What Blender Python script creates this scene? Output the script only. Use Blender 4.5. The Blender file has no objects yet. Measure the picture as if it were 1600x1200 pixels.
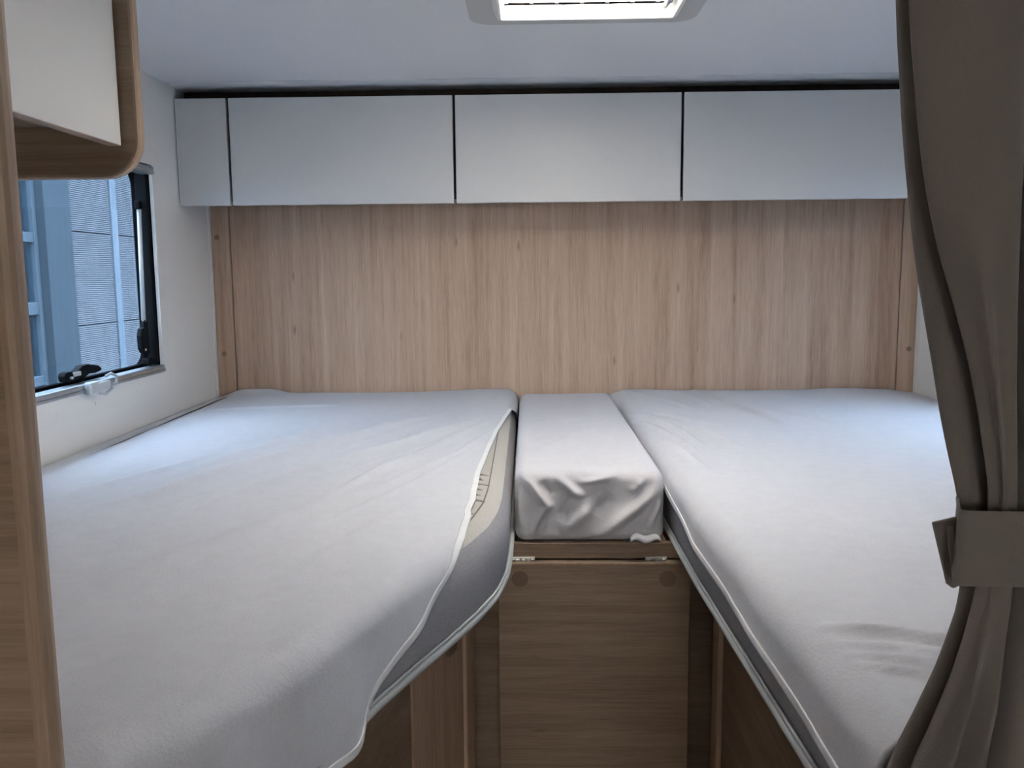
import bpy, bmesh, math, random
import numpy as np
from mathutils import Vector, Matrix, noise as mn

random.seed(4)
SC = bpy.context.scene
COL = SC.collection
CZ = 1.42            # eye height above the floor; all z below are relative to the eye, depth is +y

# ------------------------------------------------------------------ camera
F_PX = 1340.0
yaw, pitch, roll = math.radians(1.105), math.radians(7.28), math.radians(0.52)
fwd = Vector((-math.sin(yaw) * math.cos(pitch), math.cos(yaw) * math.cos(pitch), -math.sin(pitch)))
rgt = Vector((math.cos(yaw), math.sin(yaw), 0))
upv = rgt.cross(fwd)
r2 = rgt * math.cos(roll) - upv * math.sin(roll)
u2 = rgt * math.sin(roll) + upv * math.cos(roll)
cd = bpy.data.cameras.new('camera')
cam = bpy.data.objects.new('camera', cd)
COL.objects.link(cam)
M = Matrix((r2, u2, -fwd)).transposed().to_4x4()
M.translation = Vector((0, 0, CZ))
cam.matrix_world = M
cd.sensor_fit = 'HORIZONTAL'
cd.sensor_width = 36.0
cd.lens = 36.0 * F_PX / 1600.0
cd.clip_start = 0.02
SC.camera = cam

# ------------------------------------------------------------------ world, exposure
W = bpy.data.worlds.new('overcast_sky')
SC.world = W
W.use_nodes = True
bg = W.node_tree.nodes['Background']
# standard overcast sky: zenith three times as bright as the horizon
wn = W.node_tree.nodes
wl = W.node_tree.links.new
w_tc = wn.new('ShaderNodeTexCoord')
w_sep = wn.new('ShaderNodeSeparateXYZ')
w_max = wn.new('ShaderNodeMath'); w_max.operation = 'MAXIMUM'; w_max.inputs[1].default_value = 0.0
w_mad = wn.new('ShaderNodeMath'); w_mad.operation = 'MULTIPLY_ADD'; w_mad.inputs[1].default_value = 2.0; w_mad.inputs[2].default_value = 1.0
wl(w_tc.outputs['Generated'], w_sep.inputs[0]); wl(w_sep.outputs['Z'], w_max.inputs[0]); wl(w_max.outputs[0], w_mad.inputs[0])
bg.inputs[0].default_value = (1.0, 0.99, 0.975, 1)
wl(w_mad.outputs[0], bg.inputs[1])
vs = SC.view_settings
vs.view_transform = 'Standard'
vs.look = 'None'
vs.gamma = 1.0
vs.use_curve_mapping = False
vs.exposure = 4.42

# ------------------------------------------------------------------ materials
MATS = {}

def new_mat(name):
    m = bpy.data.materials.new(name)
    m.use_nodes = True
    nt = m.node_tree
    return m, nt, nt.nodes['Principled BSDF']

def N(nt, kind, **kw):
    n = nt.nodes.new(kind)
    for k, v in kw.items():
        if k.startswith('i_'):
            key = k[2:]
            key = int(key) if key.isdigit() else key
            n.inputs[key].default_value = v
        else:
            setattr(n, k, v)
    return n

def ramp(nt, stops):
    r = nt.nodes.new('ShaderNodeValToRGB')
    el = r.color_ramp.elements
    while len(el) < len(stops):
        el.new(0.5)
    for e, (p, c) in zip(el, stops):
        e.position = p
        e.color = (*c, 1)
    return r

def plain(name, col, rough=0.5, metal=0.0, bump=0.0, bscale=300.0, var=0.0, vscale=8.0, sheen=0.0, spec=0.5):
    if name in MATS:
        return MATS[name]
    m, nt, b = new_mat(name)
    b.inputs['Base Color'].default_value = (*col, 1)
    b.inputs['Roughness'].default_value = rough
    b.inputs['Metallic'].default_value = metal
    b.inputs['Specular IOR Level'].default_value = spec
    if sheen:
        b.inputs['Sheen Weight'].default_value = sheen
        b.inputs['Sheen Roughness'].default_value = 0.6
    tc = N(nt, 'ShaderNodeTexCoord')
    if var:
        n = N(nt, 'ShaderNodeTexNoise', i_Scale=vscale, i_Detail=5.0, i_Roughness=0.65)
        nt.links.new(tc.outputs['Object'], n.inputs['Vector'])
        lo = tuple(max(0, c * (1 - var)) for c in col)
        hi = tuple(min(1, c * (1 + var)) for c in col)
        r = ramp(nt, [(0.3, lo), (0.7, hi)])
        nt.links.new(n.outputs['Fac'], r.inputs[0])
        nt.links.new(r.outputs[0], b.inputs['Base Color'])
    if bump:
        n2 = N(nt, 'ShaderNodeTexNoise', i_Scale=bscale, i_Detail=3.0)
        nt.links.new(tc.outputs['Object'], n2.inputs['Vector'])
        bp = N(nt, 'ShaderNodeBump', i_Strength=bump, i_Distance=0.002)
        nt.links.new(n2.outputs['Fac'], bp.inputs['Height'])
        nt.links.new(bp.outputs[0], b.inputs['Normal'])
    MATS[name] = m
    return m

def wood(name, axis, dark, mid, light, rough=0.45):
    """oak laminate with the grain running along one object axis"""
    if name in MATS:
        return MATS[name]
    m, nt, b = new_mat(name)
    L = nt.links.new
    tc = N(nt, 'ShaderNodeTexCoord')
    def mapped(along, across):
        sc = [across] * 3
        sc['xyz'.index(axis)] = along
        mp = N(nt, 'ShaderNodeMapping')
        mp.inputs['Scale'].default_value = sc
        L(tc.outputs['Object'], mp.inputs['Vector'])
        return mp
    band = N(nt, 'ShaderNodeTexNoise', i_Scale=1.0, i_Detail=4.0, i_Roughness=0.6, i_Distortion=0.3)
    L(mapped(0.6, 18.0).outputs[0], band.inputs['Vector'])
    grain = N(nt, 'ShaderNodeTexNoise', i_Scale=1.0, i_Detail=6.0, i_Roughness=0.7, i_Distortion=0.5)
    L(mapped(2.2, 60.0).outputs[0], grain.inputs['Vector'])
    fine = N(nt, 'ShaderNodeTexNoise', i_Scale=1.0, i_Detail=4.0, i_Roughness=0.7)
    L(mapped(14.0, 330.0).outputs[0], fine.inputs['Vector'])
    a = N(nt, 'ShaderNodeMath', operation='MULTIPLY', i_1=0.42)
    L(band.outputs['Fac'], a.inputs[0])
    c = N(nt, 'ShaderNodeMath', operation='MULTIPLY_ADD', i_1=0.36)
    L(grain.outputs['Fac'], c.inputs[0]); L(a.outputs[0], c.inputs[2])
    d = N(nt, 'ShaderNodeMath', operation='MULTIPLY_ADD', i_1=0.34)
    L(fine.outputs['Fac'], d.inputs[0]); L(c.outputs[0], d.inputs[2])
    r = ramp(nt, [(0.40, dark), (0.55, mid), (0.70, light)])
    L(d.outputs[0], r.inputs[0])
    # knots: sparse stretched cells
    vor = N(nt, 'ShaderNodeTexVoronoi', i_Scale=1.0)
    vor.inputs['Randomness'].default_value = 1.0
    mpv = mapped(2.6, 5.5)
    if axis == 'z':
        mpv.inputs['Scale'].default_value = (13.0, 0.0, 3.4)
    elif axis == 'x':
        mpv.inputs['Scale'].default_value = (3.4, 0.0, 13.0)
    L(mpv.outputs[0], vor.inputs['Vector'])
    kn = ramp(nt, [(0.0, (1, 1, 1)), (0.03, (0.5, 0.5, 0.5)), (0.075, (0, 0, 0))])
    L(vor.outputs['Distance'], kn.inputs[0])
    g2 = N(nt, 'ShaderNodeMath', operation='MULTIPLY')
    gr = ramp(nt, [(0.38, (0.3, 0.3, 0.3)), (0.55, (1, 1, 1))])
    L(grain.outputs['Fac'], gr.inputs[0])
    L(kn.outputs[0], g2.inputs[0]); L(gr.outputs[0], g2.inputs[1])
    mx = N(nt, 'ShaderNodeMix', data_type='RGBA')
    L(g2.outputs[0], mx.inputs[0]); L(r.outputs[0], mx.inputs[6])
    mx.inputs[7].default_value = (dark[0] * 0.45, dark[1] * 0.42, dark[2] * 0.4, 1)
    L(mx.outputs[2], b.inputs['Base Color'])
    b.inputs['Roughness'].default_value = rough
    b.inputs['Specular IOR Level'].default_value = 0.35
    bp = N(nt, 'ShaderNodeBump', i_Strength=0.12, i_Distance=0.001)
    L(fine.outputs['Fac'], bp.inputs['Height'])
    L(bp.outputs[0], b.inputs['Normal'])
    MATS[name] = m
    return m

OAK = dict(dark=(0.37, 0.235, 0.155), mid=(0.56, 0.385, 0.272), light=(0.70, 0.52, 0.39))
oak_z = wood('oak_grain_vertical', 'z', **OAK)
OAK_SHADED = dict(dark=(0.185, 0.128, 0.085), mid=(0.295, 0.210, 0.145), light=(0.395, 0.295, 0.212))  # same laminate as the rear wall, with foreground shade mixed into its colour
oak_x = wood('oak_shaded_grain_across', 'x', **OAK_SHADED)
oak_y = wood('oak_shaded_grain_along', 'y', **OAK_SHADED)
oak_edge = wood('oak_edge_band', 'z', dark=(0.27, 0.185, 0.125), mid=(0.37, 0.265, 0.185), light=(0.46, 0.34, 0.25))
white_lam = plain('white_laminate', (0.70, 0.695, 0.685), 0.38, bump=0.05, bscale=500)
wall_mat = plain('wall_panel_white', (0.86, 0.835, 0.795), 0.55, bump=0.06, bscale=260)
ceil_mat = plain('ceiling_panel', (0.74, 0.745, 0.76), 0.6, bump=0.05, bscale=350)
dark_gap = plain('dark_brown_board', (0.035, 0.024, 0.018), 0.8, var=0.3, vscale=30)
floor_mat = wood('vinyl_floor', 'y', dark=(0.10, 0.08, 0.065), mid=(0.16, 0.13, 0.105), light=(0.22, 0.18, 0.15))
alu = plain('brushed_aluminium', (0.50, 0.51, 0.52), 0.35, metal=0.85, var=0.08, vscale=60)
silver = plain('pale_silver_plastic', (0.70, 0.71, 0.71), 0.3, metal=0.3)
chrome = plain('steel_hinge', (0.78, 0.76, 0.72), 0.4, metal=0.35)
black = plain('black_plastic', (0.008, 0.008, 0.009), 0.6, spec=0.12)
rubber = plain('black_rubber_seal', (0.006, 0.006, 0.007), 0.9, spec=0.05)
grey_clip = plain('light_grey_plastic', (0.60, 0.62, 0.63), 0.35)
trim_white = plain('window_trim_plastic', (0.84, 0.81, 0.77), 0.4)
vent_white = plain('vent_frame_plastic', (0.72, 0.71, 0.68), 0.45)
vent_flange = plain('vent_flange_plastic', (0.52, 0.52, 0.51), 0.5)
cap_mat = plain('brown_cover_cap', (0.27, 0.195, 0.145), 0.6)
cap_dark = plain('dark_cover_cap', (0.20, 0.135, 0.088), 0.6)
pipe_mat = plain('mattress_piping', (0.46, 0.475, 0.47), 0.7, bump=0.3, bscale=900)
steel_blue = plain('painted_steel_column', (0.07, 0.092, 0.110), 0.8, var=0.08, vscale=2, spec=0.1)
clad_mat = plain('painted_metal_cladding', (0.205, 0.215, 0.235), 0.8, var=0.05, vscale=1.5, spec=0.1)
clad_trim = plain('cladding_flashing', (0.19, 0.225, 0.26), 0.8, spec=0.1)
mullion = plain('window_mullion_paint', (0.11, 0.14, 0.165), 0.8, spec=0.1)
asphalt = plain('yard_asphalt', (0.10, 0.10, 0.10), 0.9, var=0.2, vscale=3)
brown_box = plain('workshop_cardboard', (0.34, 0.26, 0.20), 0.9, var=0.4, vscale=6)

def fleece(name, col):
    m, nt, b = new_mat(name)
    L = nt.links.new
    tc = N(nt, 'ShaderNodeTexCoord')
    n1 = N(nt, 'ShaderNodeTexNoise', i_Scale=38.0, i_Detail=8.0, i_Roughness=0.75)
    L(tc.outputs['Object'], n1.inputs['Vector'])
    r = ramp(nt, [(0.30, tuple(c * 0.93 for c in col)), (0.62, col), (0.80, tuple(min(1, c * 1.04) for c in col))])
    L(n1.outputs['Fac'], r.inputs[0]); L(r.outputs[0], b.inputs['Base Color'])
    n2 = N(nt, 'ShaderNodeTexNoise', i_Scale=260.0, i_Detail=5.0, i_Roughness=0.7)
    L(tc.outputs['Object'], n2.inputs['Vector'])
    bp = N(nt, 'ShaderNodeBump', i_Strength=0.55, i_Distance=0.0016)
    L(n2.outputs['Fac'], bp.inputs['Height']); L(bp.outputs[0], b.inputs['Normal'])
    b.inputs['Roughness'].default_value = 0.95
    b.inputs['Specular IOR Level'].default_value = 0.1
    b.inputs['Sheen Weight'].default_value = 0.15
    MATS[name] = m
    return m
sheet_mat = fleece('white_fleece_sheet', (0.675, 0.68, 0.725))
hem_mat = fleece('sheet_hem_tape', (0.86, 0.86, 0.87))
curtain_mat = plain('taupe_curtain_fabric', (0.170, 0.150, 0.130), 0.9, bump=0.25, bscale=700, sheen=0.2, spec=0.15)
tie_mat = plain('taupe_tieback_fabric', (0.165, 0.148, 0.127), 0.9, bump=0.25, bscale=700, sheen=0.2, spec=0.15)

def melange(name, a, b_):
    m, nt, b = new_mat(name)
    L = nt.links.new
    tc = N(nt, 'ShaderNodeTexCoord')
    n1 = N(nt, 'ShaderNodeTexNoise', i_Scale=520.0, i_Detail=3.0, i_Roughness=0.6)
    L(tc.outputs['Object'], n1.inputs['Vector'])
    r = ramp(nt, [(0.35, a), (0.65, b_)])
    L(n1.outputs['Fac'], r.inputs[0]); L(r.outputs[0], b.inputs['Base Color'])
    bp = N(nt, 'ShaderNodeBump', i_Strength=0.3, i_Distance=0.001)
    L(n1.outputs['Fac'], bp.inputs['Height']); L(bp.outputs[0], b.inputs['Normal'])
    b.inputs['Roughness'].default_value = 0.95
    b.inputs['Specular IOR Level'].default_value = 0.1
    MATS[name] = m
    return m
matt_side = melange('grey_mattress_border', (0.33, 0.318, 0.326), (0.45, 0.437, 0.445))
matt_top = melange('beige_quilted_ticking', (0.46, 0.44, 0.405), (0.55, 0.53, 0.49))

def glass(name, tint, refl=0.08, rough=0.0):
    m = bpy.data.materials.new(name)
    m.use_nodes = True
    nt = m.node_tree
    for n in list(nt.nodes):
        nt.nodes.remove(n)
    out = N(nt, 'ShaderNodeOutputMaterial')
    tr = N(nt, 'ShaderNodeBsdfTransparent')
    tr.inputs[0].default_value = (*tint, 1)
    gl = N(nt, 'ShaderNodeBsdfGlossy', i_Roughness=rough)
    lw = N(nt, 'ShaderNodeLayerWeight', i_Blend=0.5)
    pw = N(nt, 'ShaderNodeMath', operation='POWER', i_1=5.0)
    fr = N(nt, 'ShaderNodeMath', operation='MULTIPLY_ADD', i_1=0.5, i_2=refl * 0.4)
    nt.links.new(lw.outputs['Facing'], pw.inputs[0]); nt.links.new(pw.outputs[0], fr.inputs[0])
    mx = N(nt, 'ShaderNodeMixShader')
    nt.links.new(fr.outputs[0], mx.inputs[0])
    nt.links.new(tr.outputs[0], mx.inputs[1]); nt.links.new(gl.outputs[0], mx.inputs[2])
    nt.links.new(mx.outputs[0], out.inputs[0])
    MATS[name] = m
    return m
acrylic = glass('tinted_acrylic_pane', (0.27, 0.325, 0.385))
shop_glass = glass('workshop_glass', (0.75, 0.82, 0.86))

def translucent(name, col, t=0.6):
    m = bpy.data.materials.new(name)
    m.use_nodes = True
    nt = m.node_tree
    for n in list(nt.nodes):
        nt.nodes.remove(n)
    out = N(nt, 'ShaderNodeOutputMaterial')
    tr = N(nt, 'ShaderNodeBsdfTranslucent')
    tr.inputs[0].default_value = (*col, 1)
    df = N(nt, 'ShaderNodeBsdfDiffuse')
    df.inputs[0].default_value = (*col, 1)
    mx = N(nt, 'ShaderNodeMixShader', i_0=t)
    nt.links.new(df.outputs[0], mx.inputs[1]); nt.links.new(tr.outputs[0], mx.inputs[2])
    nt.links.new(mx.outputs[0], out.inputs[0])
    MATS[name] = m
    return m
milky = translucent('milky_vent_plastic', (0.95, 0.93, 0.90), 0.86)
flyscreen = plain('grey_flyscreen', (0.05, 0.042, 0.035), 0.95, spec=0.02)

# ------------------------------------------------------------------ mesh helpers
def link(name, verts, faces, mat, parent=None, origin=None, smooth=False):
    """verts in eye-relative metres; becomes ONE mesh object whose origin is the thing's base"""
    v = np.asarray(verts, float).reshape(-1, 3).copy()
    v[:, 2] += CZ
    if parent is not None:
        off = np.array(parent['_o'])
    elif origin is not None:
        off = np.array([origin[0], origin[1], origin[2] + CZ])
    else:
        mn_, mx_ = v.min(0), v.max(0)
        off = np.array([(mn_[0] + mx_[0]) / 2, (mn_[1] + mx_[1]) / 2, mn_[2]])
    me = bpy.data.meshes.new(name)
    me.from_pydata([tuple(p) for p in (v - off)], [], [tuple(f) for f in faces])
    me.update()
    if mat is not None:
        me.materials.append(mat)
    if smooth:
        me.polygons.foreach_set('use_smooth', [True] * len(me.polygons))
    o = bpy.data.objects.new(name, me)
    COL.objects.link(o)
    o['_o'] = [float(a) for a in off]
    if parent is not None:
        o.parent = parent
    else:
        o.location = off
    return o

def thing(name, label, cat, base, group=None, kind=None):
    o = bpy.data.objects.new(name, None)
    COL.objects.link(o)
    o.empty_display_size = 0.1
    loc = [base[0], base[1], base[2] + CZ]
    o.location = loc
    o['_o'] = [float(a) for a in loc]
    tag(o, label, cat, group, kind)
    return o

def tag(o, label, cat=None, group=None, kind=None):
    o['label'] = label
    if cat:
        o['category'] = cat
    if group:
        o['group'] = group
    if kind:
        o['kind'] = kind
    return o

class MB:
    def __init__(self):
        self.v = []; self.f = []
    def add(self, v, f):
        n = len(self.v)
        self.v += [tuple(p) for p in v]
        self.f += [tuple(i + n for i in q) for q in f]
        return self
    def box(self, x0, x1, y0, y1, z0, z1, bev=0.0, seg=2):
        bm = bmesh.new()
        bmesh.ops.create_cube(bm, size=1.0)
        for q in bm.verts:
            q.co = Vector(((x0 + x1) / 2 + q.co.x * (x1 - x0), (y0 + y1) / 2 + q.co.y * (y1 - y0), (z0 + z1) / 2 + q.co.z * (z1 - z0)))
        if bev > 0:
            bmesh.ops.bevel(bm, geom=list(bm.edges), offset=bev, segments=seg, profile=0.5, affect='EDGES')
        return self.bm(bm)
    def bm(self, bm):
        bm.verts.ensure_lookup_table()
        bm.verts.index_update()
        self.add([tuple(q.co) for q in bm.verts], [[q.index for q in f.verts] for f in bm.faces])
        bm.free()
        return self
    def tube(self, pts, r, n=10, closed=False):
        P = [Vector(p) for p in pts]
        k = len(P)
        base = len(self.v)
        prev = None
        for i in range(k):
            if closed:
                t = P[(i + 1) % k] - P[i - 1]
            else:
                t = P[min(i + 1, k - 1)] - P[max(i - 1, 0)]
            t.normalize()
            a = prev if prev is not None else (Vector((0, 0, 1)) if abs(t.z) < 0.9 else Vector((1, 0, 0)))
            s = (a - t * a.dot(t)).normalized()
            prev = s
            w = t.cross(s)
            rr = r[i] if isinstance(r, (list, tuple)) else r
            for j in range(n):
                an = 2 * math.pi * j / n
                self.v.append(tuple(P[i] + s * (rr * math.cos(an)) + w * (rr * math.sin(an))))
        for i in range(k if closed else k - 1):
            a0 = base + i * n; b0 = base + ((i + 1) % k) * n
            for j in range(n):
                self.f.append((a0 + j, a0 + (j + 1) % n, b0 + (j + 1) % n, b0 + j))
        if not closed:
            self.f.append(tuple(base + j for j in reversed(range(n))))
            self.f.append(tuple(base + (k - 1) * n + j for j in range(n)))
        return self
    def disc(self, c, axis, r, h, n=20, bev=0.0):
        """short cylinder from c along axis"""
        ax = Vector(axis).normalized()
        c = Vector(c)
        self.tube([c, c + ax * max(h - bev, 1e-4), c + ax * h] if bev else [c, c + ax * h], [r, r, r - bev] if bev else r, n)
        return self
    def prism(self, outline, axis, a0, a1, bev=0.0):
        """outline list of 2-D points, extruded along axis 'x','y' or 'z'"""
        bm = bmesh.new()
        def mk(p, a):
            return {'x': (a, p[0], p[1]), 'y': (p[0], a, p[1]), 'z': (p[0], p[1], a)}[axis]
        A = [bm.verts.new(mk(p, a0)) for p in outline]
        B = [bm.verts.new(mk(p, a1)) for p in outline]
        bm.faces.new(A); bm.faces.new(list(reversed(B)))
        n = len(outline)
        for i in range(n):
            bm.faces.new((A[i], B[i], B[(i + 1) % n], A[(i + 1) % n]))
        bmesh.ops.recalc_face_normals(bm, faces=list(bm.faces))
        if bev > 0:
            ed = [e for e in bm.edges if len(e.link_faces) == 2 and e.calc_face_angle(0) > 1.0]
            bmesh.ops.bevel(bm, geom=ed, offset=bev, segments=2, profile=0.5, affect='EDGES')
        return self.bm(bm)
    def build(self, name, mat, parent=None, origin=None, smooth=False):
        return link(name, self.v, self.f, mat, parent, origin, smooth)

def rrect(x0, x1, y0, y1, r, n=6):
    pts = []
    for cx, cy, a in ((x1 - r, y1 - r, 0), (x0 + r, y1 - r, 90), (x0 + r, y0 + r, 180), (x1 - r, y0 + r, 270)):
        for i in range(n + 1):
            t = math.radians(a + 90 * i / n)
            pts.append((cx + r * math.cos(t), cy + r * math.sin(t)))
    return pts

def ring(outer, inner, axis, a0, a1):
    """flat frame between two outlines with the same number of points"""
    n = len(outer)
    def mk(p, a):
        return {'x': (a, p[0], p[1]), 'y': (p[0], a, p[1]), 'z': (p[0], p[1], a)}[axis]
    v = [mk(p, a0) for p in outer] + [mk(p, a0) for p in inner] + [mk(p, a1) for p in outer] + [mk(p, a1) for p in inner]
    f = []
    for i in range(n):
        j = (i + 1) % n
        f += [(i, j, n + j, n + i), (2 * n + j, 2 * n + i, 3 * n + i, 3 * n + j), (j, i, 2 * n + i, 2 * n + j), (n + i, n + j, 3 * n + j, 3 * n + i)]
    m = MB(); m.add(v, f)
    return m

def lut(tab):
    ks = sorted(tab)
    def g(x):
        return float(np.interp(x, [k for k, _ in ks], [v for _, v in ks]))
    return g

def smooth_lut(tab, w):
    g = lut(tab)
    def h(x):
        return sum(g(x + w * o) * q for o, q in ((-1, .25), (-.5, .25), (0, 0), (.5, .25), (1, .25)))
    return h

def catmull(P, n):
    out = []
    P = [np.array(p, float) for p in P]
    for i in range(len(P) - 1):
        p0 = P[max(i - 1, 0)]; p1 = P[i]; p2 = P[i + 1]; p3 = P[min(i + 2, len(P) - 1)]
        for k in range(n):
            t = k / n
            out.append(0.5 * ((2 * p1) + (-p0 + p2) * t + (2 * p0 - 5 * p1 + 4 * p2 - p3) * t * t + (-p0 + 3 * p1 - 3 * p2 + p3) * t ** 3))
    out.append(P[-1])
    return out

# ------------------------------------------------------------------ dimensions
XL, XR = -0.966, 1.182       # side walls
D = 2.632                    # rear wall
YF = -2.9                    # far front end, behind the photographer
CEIL, FLOOR = 0.516, -1.42
BT = -0.364                  # mattress top
BB = -0.488                  # mattress underside
CF = 2.407                   # front of the rear overhead doors

# ------------------------------------------------------------------ room shell
def wall_with_holes(axis_pos, thick, holes, name, label):
    """side wall in the yz plane; holes = (y0,y1,z0,z1)"""
    m = MB()
    x0, x1 = sorted((axis_pos, axis_pos + thick))
    ys = sorted({YF, D + 0.03} | {h[0] for h in holes} | {h[1] for h in holes})
    for a, b in zip(ys[:-1], ys[1:]):
        hs = [h for h in holes if h[0] <= a + 1e-6 and h[1] >= b - 1e-6]
        if hs:
            m.box(x0, x1, a, b, FLOOR, hs[0][2]); m.box(x0, x1, a, b, hs[0][3], CEIL + 0.05)
        else:
            m.box(x0, x1, a, b, FLOOR, CEIL + 0.05)
    o = m.build(name, wall_mat)
    return tag(o, label, 'wall', kind='structure')

WIN = (1.50, 2.235, -0.245, 0.285)       # sleeping-cabin window opening y0,y1,z0,z1
wall_with_holes(XL, -0.035, [WIN], 'wall_left', 'white side wall with the hinged window')
wall_with_holes(XR, 0.035, [WIN], 'wall_right', 'white side wall beside the right bed')

m = MB().box(XL - 0.035, XR + 0.035, YF, D + 0.03, FLOOR - 0.04, FLOOR)
tag(m.build('floor', floor_mat), 'dark plank-look vinyl floor of the aisle', 'floor', kind='structure')

HX0, HX1, HY0, HY1 = -0.045, 0.278, 1.25, 1.722    # vent opening
m = MB()
for b in ((XL, HX0, YF, D), (HX1, XR, YF, D), (HX0, HX1, YF, HY0), (HX0, HX1, HY1, D)):
    m.box(b[0] - (0.035 if b[0] == XL else 0), b[1] + (0.035 if b[1] == XR else 0), b[2], b[3] + (0.03 if b[3] == D else 0), CEIL, CEIL + 0.045)
ce = m.build('ceiling', ceil_mat)
tag(ce, 'pale blue-grey ceiling panel with roof vent', 'ceiling', kind='structure')
# rear wall: boards as parts
wb = thing('wall_rear', 'light oak laminate rear wall above the beds', 'wall', (0.1, D, FLOOR), kind='structure')
MB().box(XL, XR, D + 0.008, D + 0.03, FLOOR, CEIL).build('backing', oak_z, wb)
MB().box(-0.905, 1.125, D, D + 0.012, FLOOR, CEIL, 0.001, 1).build('board', oak_z, wb)
MB().box(XL, -0.9075, D - 0.003, D + 0.012, FLOOR, CEIL, 0.0015, 1).build('corner_strip', oak_z, wb)
MB().box(1.1275, XR, D - 0.003, D + 0.012, FLOOR, CEIL, 0.0015, 1).build('corner_strip', oak_z, wb)
for x, z in ((-0.945, 0.120), (-0.941, -0.236), (1.160, 0.158), (1.161, -0.236)):
    MB().disc((x, D - 0.003, z), (0, -1, 0), 0.0075, 0.0012).build('cover_cap', cap_mat, wb)
# front end, out of view; windscreen opening shrunk to weaken its light
m = MB()
WS = (-0.36, 0.50, -0.02, 0.30)      # unseen windscreen opening, sized to hold back light from the front
m.box(XL, XR, YF - 0.03, YF, FLOOR, WS[2]); m.box(XL, XR, YF - 0.03, YF, WS[3], CEIL)
m.box(XL, WS[0], YF - 0.03, YF, WS[2], WS[3]); m.box(WS[1], XR, YF - 0.03, YF, WS[2], WS[3])
tag(m.build('wall_front', wall_mat), 'unseen front end wall, windscreen opening narrowed to cut its light', 'wall', kind='structure')
# pale trim in the corners between side walls and rear wall
for i, (x0, x1) in enumerate(((XL, XL + 0.004), (XR - 0.004, XR))):
    o = MB().box(x0, x1, D - 0.020, D - 0.003, BT - 0.1, CEIL - 0.03, 0.001, 1).build('trim_%d' % (i + 1), wall_mat)
    tag(o, ('slim white corner trim where %s wall meets oak board' % ('left', 'right')[i]), 'trim', kind='structure')
# dark shadow board above the rear lockers
o = MB().box(XL, XR, 2.485, 2.50, 0.47, CEIL, 0.001, 1).build('trim_3', dark_gap)
tag(o, 'dark brown recessed strip between lockers and ceiling', 'trim', kind='structure')
# fine joint line of the ceiling sheet
o = MB().box(XL + 0.002, XR - 0.002, 2.352, 2.3545, CEIL - 0.0012, CEIL + 0.002).build('trim_4', ceil_mat)
tag(o, 'thin joint strip across the ceiling before the lockers', 'trim', kind='structure')

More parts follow.
